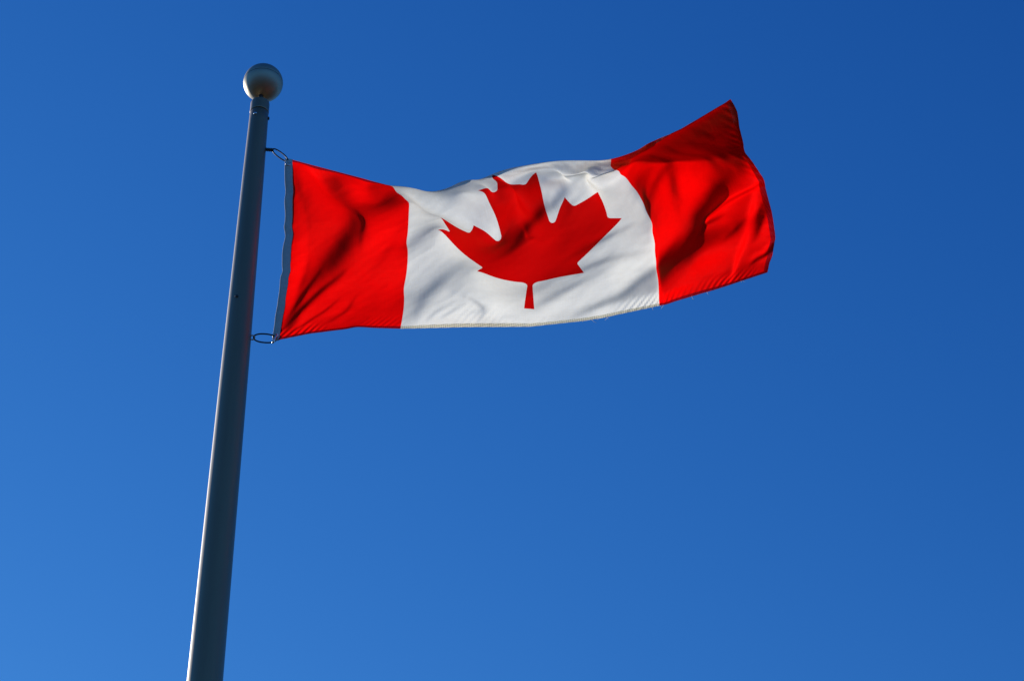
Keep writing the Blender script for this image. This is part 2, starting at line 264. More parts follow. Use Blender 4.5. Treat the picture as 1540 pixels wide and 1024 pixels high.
    4828,-546,46,4853,-595,341,4878,-622,639,4898,-623,936,4911,-601,1229,4916,-565,1515,4917,-524,1794,4917,-489,2069,4922,-471,2346,4936,-479,2636,4955,-512,2938,4972,-556,3244,4986,-600,3550,4998,-634,3855,4997,-644,4153,4994,-624,4426,4986,-566,4682,4978,-491,4935,4976,-434,5203,4977,-396,5477,4978,-355,5748,4963,-283,6008,4923,-177,6253,4854,-48,6486,4759,76,6722,4651,195,6963,4541,315,7215,4448,416,7486,4378,487,7774,4322,557,8064,4274,675,8339,4223,862,8573,4173,1065,8777,
    5100,-507,93,5128,-594,375,5151,-647,667,5171,-661,963,5185,-648,1258,5196,-619,1547,5204,-585,1830,5209,-555,2108,5215,-537,2389,5220,-537,2680,5228,-558,2982,5239,-595,3287,5254,-639,3595,5271,-684,3904,5288,-723,4214,5304,-744,4521,5303,-691,4790,5277,-554,5017,5272,-445,5264,5275,-372,5526,5276,-303,5788,5246,-192,6031,5166,-43,6241,5066,117,6442,4950,267,6654,4849,373,6902,4756,456,7170,4689,477,7464,4627,494,7760,4574,566,8049,4533,699,8316,4499,894,8542,4471,1112,8730,
    5374,-463,144,5404,-591,407,5427,-670,692,5446,-698,988,5463,-694,1283,5477,-672,1574,5489,-643,1860,5496,-616,2143,5499,-598,2429,5498,-592,2723,5499,-603,3024,5508,-629,3328,5523,-666,3634,5544,-709,3942,5574,-753,4253,5616,-783,4573,5618,-714,4861,5576,-541,5073,5563,-403,5307,5567,-306,5561,5574,-226,5825,5536,-92,6058,5422,90,6233,5304,259,6420,5192,400,6634,5101,478,6893,5015,470,7164,4937,427,7454,4875,470,7741,4825,578,8011,4788,736,8257,4763,935,8469,4737,1145,8660,
    5652,-419,195,5682,-585,438,5706,-688,716,5726,-731,1011,5745,-736,1307,5760,-722,1600,5771,-699,1890,5776,-675,2178,5775,-654,2469,5770,-641,2764,5770,-638,3065,5779,-647,3366,5795,-665,3667,5818,-681,3969,5841,-675,4271,5856,-629,4559,5842,-532,4818,5828,-407,5063,5836,-285,5309,5833,-167,5555,5817,-46,5796,5770,95,6019,5677,245,6219,5565,387,6421,5462,482,6652,5372,478,6907,5275,413,7161,5187,391,7443,5123,462,7716,5073,585,7972,5037,756,8200,5010,956,8401,4981,1145,8606,
    5924,-386,237,5962,-574,468,5988,-699,739,6010,-757,1032,6029,-773,1330,6043,-767,1627,6051,-752,1922,6052,-731,2216,6046,-706,2510,6040,-679,2807,6042,-653,3105,6051,-630,3403,6064,-605,3698,6073,-567,3987,6079,-506,4266,6079,-423,4530,6075,-328,4786,6078,-226,5038,6084,-114,5287,6079,9,5530,6057,141,5764,6013,277,5991,5938,397,6216,5849,486,6452,5755,500,6698,5649,432,6931,5539,373,7167,5440,377,7429,5368,445,7697,5316,571,7948,5280,746,8168,5250,940,8365,5216,1115,8577,
    6201,-361,270,6241,-557,497,6272,-700,762,6295,-773,1054,6313,-801,1355,6325,-805,1658,6329,-799,1959,6325,-782,2259,6316,-749,2556,6310,-697,2852,6312,-632,3144,6316,-560,3431,6317,-485,3713,6314,-403,3984,6309,-313,4246,6306,-219,4503,6308,-126,4759,6316,-30,5013,6324,73,5264,6327,187,5510,6315,311,5749,6274,434,5986,6215,516,6239,6144,519,6503,6050,454,6751,5932,358,6971,5806,308,7195,5686,320,7445,5605,401,7704,5552,532,7951,5519,702,8172,5489,887,8370,5448,1060,8576,
    6476,-342,298,6522,-537,525,6554,-693,785,6577,-780,1078,6594,-816,1383,6603,-828,1691,6606,-829,2000,6599,-819,2308,6585,-780,2609,6578,-683,2894,6575,-567,3170,6571,-453,3443,6566,-344,3713,6560,-240,3974,6554,-137,4231,6549,-37,4486,6551,60,4741,6560,156,4996,6571,251,5249,6585,348,5501,6594,453,5752,6552,553,6003,6505,575,6270,6431,487,6550,6328,364,6806,6201,248,7037,6055,180,7258,5917,216,7497,5835,337,7741,5782,476,7981,5754,637,8204,5727,815,8404,5676,995,8600,
    6762,-291,349,6804,-511,554,6835,-682,808,6857,-777,1103,6871,-814,1413,6879,-824,1726,6881,-823,2041,6871,-816,2361,6851,-779,2677,6843,-621,2923,6826,-465,3175,6819,-330,3440,6820,-212,3708,6820,-103,3971,6818,3,4228,6815,109,4483,6815,214,4738,6821,316,4993,6833,410,5251,6848,491,5512,6851,556,5779,6830,595,6047,6784,554,6315,6701,411,6600,6594,265,6863,6457,116,7110,6285,-6,7380,6155,141,7569,6069,282,7796,6013,417,8029,5983,563,8253,5952,733,8457,5884,925,8647,
    7049,-255,386,7085,-483,585,7114,-664,834,7135,-758,1132,7146,-783,1445,7151,-775,1759,7148,-748,2071,7136,-706,2380,7121,-631,2675,7099,-492,2923,7065,-336,3165,7069,-213,3433,7084,-106,3707,7093,-2,3977,7097,102,4241,7097,210,4498,7096,324,4752,7099,439,5006,7109,536,5269,7124,592,5549,7126,587,5838,7100,532,6128,7037,434,6407,6956,301,6673,6866,161,6936,6744,14,7180,6597,-11,7415,6441,127,7629,6324,238,7863,6250,351,8096,6203,478,8325,6151,642,8534,6068,856,8711,
    7333,-240,401,7365,-459,612,7392,-637,863,7409,-711,1167,7413,-708,1479,7407,-669,1788,7398,-610,2090,7386,-537,2383,7373,-450,2661,7362,-343,2924,7350,-227,3181,7350,-121,3444,7360,-25,3717,7372,67,3993,7380,161,4266,7383,264,4532,7384,380,4788,7386,508,5037,7393,624,5295,7404,659,5597,7395,572,5903,7356,450,6198,7290,323,6479,7213,193,6750,7143,68,7025,7075,-49,7265,6914,38,7434,6728,93,7718,6585,189,7949,6490,286,8181,6415,404,8410,6335,573,8614,6240,813,8773,
    7620,-240,402,7643,-440,632,7666,-593,899,7674,-628,1207,7668,-594,1514,7656,-530,1813,7644,-452,2106,7636,-367,2388,7631,-282,2661,7630,-196,2930,7633,-112,3197,7638,-32,3466,7646,42,3741,7655,115,4021,7662,192,4302,7665,279,4580,7667,380,4848,7671,505,5100,7682,652,5336,7679,699,5616,7649,523,5968,7606,362,6277,7551,217,6562,7477,92,6830,7396,-17,7105,7397,-217,7439,7177,-137,7680,6968,37,7844,6815,165,8043,6706,266,8260,6612,390,8474,6516,571,8662,6417,817,8808,
    7906,-243,402,7920,-418,653,7933,-526,941,7931,-527,1249,7921,-472,1550,7911,-394,1842,7904,-305,2125,7899,-216,2400,7898,-132,2671,7904,-59,2942,7915,3,3216,7926,54,3493,7935,102,3775,7940,152,4062,7941,207,4350,7939,271,4638,7935,344,4922,7933,426,5201,7924,498,5475,7906,501,5773,7883,396,6082,7857,251,6386,7819,116,6681,7754,26,6966,7654,11,7212,7338,59,7318,7228,90,7614,7115,125,7892,6991,204,8127,6876,306,8330,6778,440,8516,6691,628,8679,6605,852,8824,
    8193,-242,407,8196,-381,686,8193,-449,988,8187,-434,1295,8184,-370,1591,8182,-282,1875,8180,-185,2151,8176,-88,2419,8174,1,2686,8182,68,2959,8200,107,3240,8216,131,3527,8222,154,3819,8221,182,4114,8216,216,4409,8207,254,4705,8196,295,5000,8181,332,5294,8162,349,5591,8138,327,5891,8123,246,6196,8111,124,6503,8083,8,6819,8018,-96,7130,7859,-184,7419,7651,-68,7584,7515,15,7847,7330,131,8062,7171,231,8257,7037,337,8431,6939,480,8583,6867,673,8716,6800,875,8851,
    8480,-226,425,8471,-326,728,8448,-379,1042,8446,-364,1347,8462,-291,1632,8467,-201,1912,8467,-98,2185,8466,12,2449,8458,116,2708,8466,177,2979,8490,190,3270,8501,192,3571,8502,197,3873,8496,209,4174,8487,225,4475,8474,243,4776,8456,257,5077,8433,263,5378,8405,253,5680,8377,216,5981,8364,140,6285,8373,30,6602,8326,-53,6940,8343,-148,7321,8161,-128,7608,8009,-41,7867,7795,35,8075,7556,166,8231,7358,252,8393,7223,328,8545,7135,457,8677,7068,648,8790,7004,847,8907,
    8766,-194,451,8755,-259,769,8742,-296,1080,8743,-284,1382,8752,-227,1672,8757,-145,1958,8761,-44,2232,8766,71,2489,8778,191,2735,8785,249,3007,8782,244,3318,8779,235,3627,8774,231,3934,8766,234,4241,8754,240,4546,8739,245,4850,8718,247,5155,8692,241,5460,8662,227,5766,8630,210,6073,8586,198,6386,8508,196,6703,8397,179,7013,8313,152,7324,8181,111,7620,8021,240,7820,7909,251,8137,7687,311,8332,7531,293,8478,7433,294,8611,7371,381,8742,7304,558,8866,7231,766,8979,
    9046,-156,532,9038,-197,833,9042,-218,1128,9044,-211,1424,9043,-175,1724,9048,-109,2013,9056,-20,2289,9069,87,2551,9093,196,2804,9094,256,3086,9068,263,3392,9054,259,3698,9044,256,4005,9034,257,4312,9021,261,4619,9002,266,4926,8978,271,5234,8948,279,5542,8908,294,5851,8851,323,6159,8766,359,6465,8653,388,6768,8522,397,7064,8382,413,7352,8304,382,7646,8174,408,7899,7886,544,8095,7805,449,8403,7732,298,8507,7674,224,8616,7633,270,8757,7570,433,8909,7493,655,9038,
    9325,-114,612,9326,-147,907,9329,-167,1200,9332,-165,1494,9335,-140,1786,9341,-89,2075,9351,-16,2355,9363,71,2628,9374,158,2902,9368,221,3187,9351,252,3482,9333,264,3782,9319,269,4084,9304,275,4388,9287,283,4695,9264,297,5002,9235,317,5311,9198,346,5620,9149,386,5929,9078,434,6237,8979,479,6543,8866,500,6848,8754,476,7152,8640,407,7447,8579,325,7757,8493,242,8073,8228,373,8261,8080,368,8459,8000,217,8512,7951,116,8597,7915,143,8749,7859,305,8921,7786,543,9066,
    9612,-78,689,9614,-111,983,9619,-133,1275,9623,-137,1566,9628,-119,1856,9634,-80,2143,9643,-22,2428,9651,48,2712,9653,120,2998,9647,183,3287,9635,228,3577,9619,255,3870,9599,270,4167,9578,283,4468,9554,300,4772,9528,323,5078,9494,355,5385,9453,394,5694,9404,437,6004,9334,476,6315,9226,499,6621,9111,482,6927,8998,414,7229,8889,301,7520,8814,147,7809,8735,103,8133,8516,215,8368,8384,234,8514,8298,99,8521,8246,-2,8584,8210,25,8736,8160,193,8913,8097,441,9067,
    9886,-48,757,9901,-86,1055,9910,-113,1349,9916,-121,1640,9921,-110,1929,9925,-79,2216,9929,-32,2504,9932,26,2795,9933,90,3088,9929,152,3380,9921,202,3670,9907,237,3960,9886,261,4253,9858,280,4551,9827,302,4852,9794,331,5154,9757,367,5459,9714,406,5765,9669,442,6074,9604,463,6386,9469,461,6690,9351,418,6996,9242,330,7295,9136,202,7578,9018,13,7820,8919,0,8135,8782,77,8428,8680,113,8563,8598,-13,8537,8543,-106,8578,8507,-71,8719,8466,102,8895,8414,351,9057,
    10169,-22,824,10187,-67,1121,10200,-100,1418,10209,-113,1712,10213,-107,2005,10215,-84,2295,10214,-45,2585,10211,6,2877,10211,65,3173,10212,126,3467,10211,180,3756,10197,217,4048,10173,243,4343,10143,265,4640,10106,290,4936,10067,319,5234,10024,353,5533,9977,387,5836,9913,415,6141,9822,425,6446,9701,406,6748,9590,349,7052,9490,254,7349,9394,121,7635,9234,-123,7811,9140,-120,8130,9022,-35,8448,8973,16,8579,8893,-109,8551,8838,-195,8581,8805,-151,8709,8773,24,8881,8732,269,9043,
    10449,-3,884,10471,-54,1183,10487,-91,1483,10498,-110,1783,10504,-110,2081,10505,-92,2376,10500,-60,2669,10491,-14,2960,10484,41,3255,10496,100,3550,10505,159,3836,10487,193,4136,10460,217,4436,10428,240,4734,10392,266,5028,10349,293,5319,10298,321,5611,10240,344,5907,10160,360,6200,10050,364,6491,9931,350,6785,9834,302,7087,9744,195,7382,9652,47,7674,9461,-250,7738,9404,-212,8070,9332,-87,8361,9265,-59,8546,9181,-193,8547,9127,-277,8584,9100,-227,8707,9077,-49,8871,9045,192,9027,
    10728,8,935,10752,-46,1242,10771,-86,1547,10783,-110,1852,10791,-115,2155,10792,-104,2456,10788,-77,2755,10778,-37,3049,10764,13,3339,10781,63,3637,10784,115,3935,10769,154,4234,10745,183,4533,10715,209,4830,10679,234,5124,10636,257,5412,10583,277,5697,10508,288,5984,10408,287,6267,10278,278,6541,10150,271,6818,10089,270,7092,10003,162,7373,9881,-45,7730,9747,-373,7678,9709,-297,8029,9597,-146,8300,9528,-132,8493,9454,-275,8518,9407,-358,8571,9387,-302,8695,9373,-122,8853,9349,117,9002,
    11005,-5,998,11032,-44,1307,11052,-85,1615,11066,-113,1923,11075,-124,2230,11078,-118,2535,11076,-98,2838,11069,-64,3138,11064,-22,3433,11068,25,3731,11065,71,4032,11052,111,4332,11031,145,4631,11002,173,4929,10967,198,5223,10924,219,5512,10870,231,5793,10785,230,6075,10661,212,6349,10500,176,6611,10330,142,6870,10317,144,7136,10233,61,7395,10094,-81,7680,10105,-465,7702,10034,-368,8082,9825,-208,8314,9765,-212,8422,9716,-359,8460,9680,-440,8532,9666,-379,8661,9659,-197,8817,9643,41,8963,
    11299,28,1073,11315,-41,1378,11333,-90,1686,11348,-120,1995,11358,-134,2305,11364,-133,2613,11365,-117,2919,11361,-90,3223,11358,-53,3525,11356,-10,3826,11350,33,4128,11338,72,4429,11317,107,4730,11289,137,5029,11255,162,5325,11214,181,5615,11161,189,5897,11069,181,6176,10933,155,6441,10776,116,6697,10638,73,6935,10566,30,7185,10483,-42,7425,10373,-163,7615,10247,-239,7785,9937,-215,7932,9929,-49,8202,9997,-276,8298,9975,-442,8373,9950,-523,8467,9942,-458,8605,9939,-273,8762,9926,-36,8910,
    11587,22,1159,11603,-45,1456,11619,-96,1761,11633,-128,2069,11644,-142,2379,11651,-142,2690,11654,-130,2999,11653,-108,3307,11650,-77,3613,11646,-35,3918,11638,4,4223,11625,40,4528,11605,74,4831,11578,104,5131,11544,129,5430,11505,148,5722,11459,159,6004,11363,149,6282,11218,121,6545,11066,76,6794,10938,11,7029,10842,-74,7264,10726,-151,7487,10624,-290,7684,10481,-303,7885,10273,-245,8016,10204,-20,8206,10240,-323,8196,10233,-519,8274,10218,-606,8383,10214,-539,8531,10214,-352,8692,10204,-114,8846,
    11881,-2,1230,11893,-59,1530,11907,-102,1834,11921,-126,2143,11932,-136,2453,11940,-132,2765,11944,-118,3076,11944,-96,3387,11942,-70,3697,11936,-45,4008,11928,-13,4317,11914,20,4626,11894,51,4934,11867,81,5238,11832,106,5538,11793,124,5834,11763,143,6117,11664,138,6403,11496,114,6669,11341,69,6925,11207,-19,7161,11111,-180,7390,10935,-250,7580,10928,-421,7792,10780,-314,7990,10590,-209,8089,10471,-69,8210,10496,-391,8131,10492,-599,8183,10479,-690,8289,10477,-622,8444,10480,-433,8612,10476,-195,8773,
    12163,-24,1287,12182,-73,1595,12197,-107,1903,12210,-126,2212,12221,-130,2524,12229,-122,2837,12234,-106,3150,12235,-84,3464,12232,-59,3778,12227,-32,4093,12217,-3,4408,12203,27,4723,12183,57,5037,12155,87,5349,12119,113,5656,12072,134,5958,12003,146,6259,11897,149,6554,11750,143,6831,11575,135,7090,11369,120,7327,11210,18,7559,11044,-71,7748,10778,-93,7996,11081,-297,8161,10746,-89,8391,10766,-288,8202,10751,-496,8090,10743,-687,8108,10731,-774,8197,10731,-704,8350,10740,-515,8525,10743,-280,8694,
    12451,-50,1349,12470,-85,1657,12487,-113,1966,12500,-126,2277,12510,-127,2590,12518,-118,2904,12523,-100,3219,12524,-75,3536,12523,-50,3854,12517,-24,4174,12506,5,4495,12491,33,4818,12470,63,5142,12441,96,5464,12400,127,5784,12341,152,6100,12255,169,6412,12141,178,6716,11994,181,7004,11813,181,7272,11605,197,7522,11376,225,7769,11164,122,7904,11032,-73,8038,11085,105,8118,10953,-215,8303,10985,-462,8266,10990,-602,8091,10980,-772,8059,10971,-853,8117,10978,-783,8258,10993,-597,8433,11005,-372,8606,
    12745,-78,1410,12760,-97,1717,12776,-119,2026,12791,-130,2338,12801,-128,2651,12807,-118,2965,12810,-97,3283,12811,-69,3603,12810,-45,3923,12804,-22,4247,12791,6,4575,12775,32,4905,12754,61,5241,12726,101,5577,12679,141,5912,12608,173,6245,12513,194,6572,12391,202,6887,12239,202,7185,12059,196,7462,11856,186,7709,11626,157,7918,11462,-47,7971,11337,-214,8134,11410,12,8313,11292,-153,8091,11236,-437,8172,11230,-673,8090,11220,-843,8025,11216,-925,8053,11225,-861,8174,11245,-686,8340,11264,-479,8509,
    13029,-103,1465,13049,-105,1774,13062,-127,2083,13079,-134,2395,13092,-132,2709,13089,-121,3024,13086,-96,3342,13100,-60,3662,13092,-46,3984,13076,-27,4313,13079,0,4646,13046,14,4978,13015,40,5322,13019,94,5676,12967,150,6028,12871,191,6382,12774,206,6737,12639,200,7067,12484,191,7377,12299,186,7665,12104,157,7926,11866,106,8111,11781,-156,8050,11597,-413,8137,11732,-91,8240,11527,-346,8227,11489,-464,7996,11481,-722,8021,11479,-904,7976,11479,-995,7997,11485,-948,8101,11501,-794,8249,11521,-611,8400,
    13321,-116,1542,13330,-91,1845,13330,-117,2150,13352,-117,2451,13367,-116,2769,13355,-106,3099,13342,-72,3411,13386,-26,3708,13356,-39,4058,13327,-25,4389,13365,-5,4709,13303,-25,5064,13243,-3,5392,13315,45,5759,13233,113,6140,13089,178,6514,13019,166,6903,12854,128,7256,12718,118,7592,12531,176,7855,12331,53,8222,12096,24,8245,12087,-285,8274,11809,-414,8057,12036,-325,8192,11830,-466,8126,11756,-678,8073,11741,-804,7920,11746,-986,7898,11755,-1088,7928,11759,-1071,8029,11766,-943,8159,11781,-778,8277,
    13578,-4,1700,13490,70,1961,13383,102,2254,13347,102,2570,13358,102,2891,13357,117,3209,13347,140,3530,13364,155,3860,13354,163,4188,13329,169,4523,13336,168,4866,13301,158,5206,13239,140,5553,13221,127,5916,13104,64,6266,13033,5,6635,13021,-57,7032,12975,-84,7433,12884,-100,7831,12756,-107,8224,12579,-287,8707,12458,-374,8558,12458,-481,8371,12167,-687,8193,11984,-711,7908,12224,-593,8032,12092,-826,7995,11999,-988,7865,12006,-1128,7794,12031,-1234,7819,12038,-1254,7939,12044,-1145,8059,12051,-979,8136,
    13821,8,1841,13731,21,2103,13655,35,2386,13615,48,2686,13607,60,3000,13604,70,3320,13598,80,3643,13594,86,3973,13581,86,4306,13559,80,4641,13536,66,4985,13497,42,5331,13442,10,5679,13383,-31,6038,13309,-81,6395,13252,-132,6765,13212,-186,7157,13164,-235,7565,13112,-273,8004,13111,-295,8554,12920,-409,8621,12769,-562,8545,12685,-692,8393,12446,-867,8169,12247,-988,7984,12249,-985,7816,12550,-857,7835,12215,-1222,7793,12242,-1312,7653,12300,-1417,7645,12310,-1500,7824,12330,-1389,7937,12333,-1211,7975,
    14068,-7,1929,13990,-25,2209,13934,-25,2498,13896,-13,2796,13876,1,3102,13864,10,3418,13854,15,3740,13841,15,4068,13822,8,4401,13797,-5,4737,13765,-25,5079,13722,-55,5426,13669,-91,5775,13610,-133,6129,13551,-179,6486,13498,-229,6852,13452,-284,7232,13408,-339,7627,13374,-385,8036,13377,-419,8463,13201,-576,8467,13064,-732,8482,12929,-887,8386,12733,-1049,8204,12551,-1193,8009,12484,-1250,7841,12489,-1306,7700,12399,-1484,7668,12464,-1553,7534,12562,-1630,7443,12562,-1792,7725,12620,-1648,7779,12626,-1470,7791,
    14315,-44,1991,14249,-71,2286,14205,-77,2586,14174,-68,2888,14151,-56,3194,14131,-48,3506,14113,-47,3825,14095,-52,4151,14072,-63,4481,14044,-79,4816,14008,-102,5155,13966,-132,5498,13916,-168,5843,13863,-208,6191,13809,-253,6544,13758,-305,6903,13712,-364,7269,13674,-421,7643,13657,-466,8021,13672,-485,8421,13503,-672,8348,13358,-862,8369,13211,-1045,8347,13040,-1216,8239,12872,-1373,8069,12759,-1486,7891,12763,-1565,7725,12724,-1672,7579,12711,-1806,7516,12789,-1901,7417,12761,-2057,7606,12874,-1969,7575,12873,-1826,7626,
    14560,-91,2044,14505,-121,2346,14468,-128,2653,14444,-119,2960,14422,-108,3269,14400,-103,3581,14377,-106,3898,14354,-113,4221,14329,-126,4548,14299,-143,4879,14264,-167,5213,14223,-196,5550,14176,-230,5889,14125,-269,6232,14074,-313,6578,14026,-366,6928,13983,-429,7280,13955,-492,7637,13947,-540,7997,13967,-556,8387,13804,-753,8269,13654,-955,8248,13509,-1163,8257,13354,-1360,8222,13189,-1545,8105,13053,-1700,7929,13013,-1816,7746,13000,-1908,7547,12922,-2052,7390,13040,-2148,7342,12925,-2352,7489,13043,-2333,7403,13114,-2219,7420,
    14802,-151,2093,14757,-175,2397,14729,-177,2706,14711,-164,3016,14692,-153,3328,14669,-153,3641,14644,-159,3957,14619,-168,4277,14593,-181,4600,14564,-199,4927,14529,-222,5256,14488,-250,5587,14443,-282,5921,14395,-319,6258,14347,-362,6596,14301,-415,6935,14263,-484,7275,14240,-559,7616,14237,-614,7964,14264,-630,8344,14102,-837,8213,13948,-1041,8149,13802,-1261,8139,13661,-1481,8140,13511,-1693,8095,13368,-1888,7963,13279,-2039,7779,13256,-2151,7584,13248,-2258,7391,13231,-2422,7281,13155,-2596,7339,13237,-2679,7290,13345,-2627,7210,
    15046,-217,2120,15007,-231,2432,14989,-223,2746,14981,-200,3058,14967,-191,3370,14945,-197,3684,14919,-207,4000,14892,-217,4318,14865,-230,4639,14835,-248,4961,14800,-270,5286,14760,-297,5613,14717,-327,5941,14672,-361,6271,14626,-401,6600,14583,-453,6929,14547,-529,7256,14525,-620,7582,14524,-688,7916,14560,-707,8284,14394,-927,8162,14239,-1133,8071,14093,-1355,8027,13958,-1585,8023,13827,-1816,8020,13693,-2046,7960,13574,-2238,7812,13518,-2381,7626,13519,-2498,7438,13512,-2622,7247,13460,-2802,7158,13414,-2988,7136,13587,-2993,7053,
    15288,-293,2142,15255,-286,2459,15249,-263,2771,15257,-224,3079,15248,-223,3393,15228,-238,3710,15202,-251,4029,15175,-261,4348,15146,-274,4668,15116,-291,4988,15082,-313,5308,15045,-338,5630,15004,-366,5950,14957,-397,6270,14908,-432,6588,14863,-479,6906,14826,-560,7221,14803,-674,7530,14805,-761,7846,14856,-784,8185,14675,-1024,8106,14525,-1233,8005,14385,-1452,7931,14251,-1684,7902,14131,-1926,7900,14017,-2175,7890,13893,-2409,7816,13797,-2592,7654,13775,-2731,7472,13789,-2857,7288,13740,-3014,7081,13665,-3236,6976,13803,-3357,6893,
    15519,-356,2187,15501,-338,2490,15508,-296,2788,15541,-236,3075,15526,-255,3400,15505,-281,3729,15485,-294,4054,15461,-302,4374,15436,-313,4692,15408,-330,5008,15376,-352,5324,15342,-375,5640,15301,-401,5953,15253,-428,6262,15201,-458,6570,15151,-497,6878,15107,-577,7181,15075,-717,7468,15074,-835,7775,15123,-875,8130,14938,-1115,8050,14812,-1332,7943,14679,-1549,7851,14547,-1779,7792,14431,-2028,7770,14328,-2287,7768,14218,-2547,7757,14102,-2778,7663,14038,-2950,7491,14031,-3087,7304,14012,-3228,7092,13952,-3445,6880,14041,-3648,6774,
    15749,-423,2226,15748,-389,2525,15765,-337,2815,15802,-279,3098,15788,-304,3430,15776,-328,3760,15769,-334,4082,15755,-338,4399,15734,-349,4714,15707,-367,5026,15677,-388,5337,15643,-410,5647,15602,-434,5953,15555,-458,6255,15503,-481,6554,15451,-510,6851,15398,-578,7142,15347,-741,7398,15326,-896,7682,15367,-1013,8048,15219,-1208,7984,15107,-1419,7885,14978,-1639,7785,14848,-1870,7702,14732,-2124,7649,14629,-2391,7631,14533,-2663,7635,14424,-2930,7620,14324,-3147,7500,14279,-3305,7326,14259,-3436,7123,14237,-3601,6917,14327,-3791,6787,
    15981,-485,2268,15992,-450,2568,16006,-407,2867,16019,-374,3175,16033,-372,3490,16046,-375,3805,16057,-370,4115,16054,-370,4425,16036,-382,4735,16010,-402,5043,15979,-423,5350,15946,-444,5656,15907,-465,5958,15861,-486,6255,15811,-503,6544,15759,-521,6829,15702,-567,7105,15641,-737,7321,15594,-911,7533,15588,-1046,7759,15553,-1208,7945,15406,-1476,7834,15276,-1718,7729,15150,-1957,7628,15035,-2217,7545,14930,-2491,7501,14836,-2772,7491,14745,-3052,7501,14636,-3316,7478,14551,-3505,7334,14513,-3644,7176,14518,-3765,7010,14587,-3922,6907,
    16211,-551,2317,16233,-516,2618,16246,-477,2916,16247,-435,3211,16286,-426,3526,16325,-419,3840,16356,-401,4145,16360,-399,4450,16341,-415,4756,16314,-437,5062,16284,-458,5367,16252,-477,5670,16215,-496,5970,16171,-512,6258,16124,-524,6536,16075,-532,6807,16019,-556,7072,15951,-712,7270,15887,-909,7421,15843,-1097,7597,15830,-1285,7865,15694,-1534,7775,15571,-1784,7673,15448,-2042,7564,15336,-2310,7459,15232,-2588,7384,15138,-2876,7351,15051,-3166,7350,14960,-3450,7366,14848,-3702,7329,14776,-3856,7160,14776,-3983,7046,14840,-4102,6948,
    16441,-613,2363,16474,-582,2670,16495,-542,2966,16485,-482,3228,16545,-473,3550,16610,-460,3867,16662,-428,4169,16671,-427,4473,16648,-450,4779,16619,-473,5086,16590,-492,5390,16560,-509,5691,16526,-524,5986,16486,-537,6263,16443,-546,6533,16397,-551,6798,16343,-566,7053,16270,-686,7263,16195,-896,7371,16125,-1106,7490,16079,-1310,7637,15996,-1549,7736,15854,-1836,7618,15738,-2120,7501,15633,-2402,7386,15534,-2686,7285,15441,-2980,7222,15355,-3279,7202,15269,-3574,7209,15173,-3857,7232,15061,-4089,7170,14987,-4211,6961,15085,-4323,6931,
    16674,-674,2414,16716,-647,2724,16752,-613,3029,16782,-563,3318,16837,-533,3612,16905,-502,3907,16982,-455,4190,16988,-460,4496,16952,-489,4810,16923,-510,5119,16898,-526,5422,16871,-539,5719,16840,-551,6004,16804,-562,6276,16763,-571,6543,16722,-579,6805,16672,-595,7058,16596,-675,7283,16508,-883,7372,16423,-1103,7448,16338,-1334,7527,16251,-1590,7673,16111,-1886,7563,16014,-2189,7439,15922,-2489,7313,15832,-2789,7200,15742,-3091,7107,15657,-3398,7060,15575,-3705,7054,15489,-4001,7067,15385,-4269,7097,15274,-4458,7006,15337,-4553,6914,
    16901,-737,2459,16958,-705,2772,17010,-673,3082,17075,-617,3378,17130,-594,3674,17197,-557,3968,17273,-515,4257,17279,-514,4561,17246,-534,4869,17223,-548,5170,17206,-558,5464,17187,-568,5752,17158,-578,6031,17122,-589,6304,17085,-602,6571,17045,-615,6834,17007,-640,7087,16926,-695,7314,16818,-892,7402,16713,-1107,7463,16612,-1340,7509,16504,-1595,7537,16359,-1900,7520,16268,-2235,7385,16198,-2569,7246,16115,-2895,7114,16036,-3218,7007,15950,-3535,6928,15877,-3848,6902,15806,-4149,6904,15721,-4429,6918,15583,-4692,6966,15571,-4820,6842,
    17128,-804,2495,17200,-755,2811,17260,-723,3128,17372,-659,3411,17401,-660,3741,17475,-624,4045,17551,-612,4352,17548,-583,4656,17534,-579,4950,17525,-582,5232,17515,-588,5512,17506,-597,5791,17476,-607,6070,17440,-621,6345,17407,-640,6617,17362,-660,6882,17348,-708,7140,17258,-759,7354,17127,-922,7439,17013,-1118,7497,16888,-1330,7536,16762,-1577,7538,16583,-1861,7490,16497,-2243,7338,16455,-2636,7181,16370,-3015,7029,16299,-3373,6895,16216,-3721,6810,16171,-4021,6750,16131,-4300,6740,16083,-4568,6736,15967,-4842,6762,15806,-5063,6841,
]
G = np.array(CTRL, float).reshape(NU, NV, 3) / 10000.0 + np.array(ORG)
def pad(G):
    for ax in (0, 1):
        a = np.take(G, [0], ax); b = np.take(G, [1], ax); y = np.take(G, [-1], ax); x = np.take(G, [-2], ax)
        G = np.concatenate([2 * a - b, G, 2 * y - x], ax)
    return G
GP = pad(pad(G))
def bs(f): return np.stack([(1 - f) ** 3, 3 * f ** 3 - 6 * f ** 2 + 4, -3 * f ** 3 + 3 * f ** 2 + 3 * f + 1, f ** 3], -1) / 6
def base(u, v):
    a = np.clip(u / 2 * (NU - 1), -0.99, NU - 1 + 0.99); b = np.clip(v * (NV - 1), -0.99, NV - 1 + 0.99)
    i = np.clip(np.floor(a).astype(int), -1, NU - 1); j = np.clip(np.floor(b).astype(int), -1, NV - 1)
    wu = bs(a - i); wv = bs(b - j); P = np.zeros(u.shape + (3,))
    for p in range(4):
        for q in range(4):
            P += (wu[..., p] * wv[..., q])[..., None] * GP[i + 1 + p, j + 1 + q]
    return P
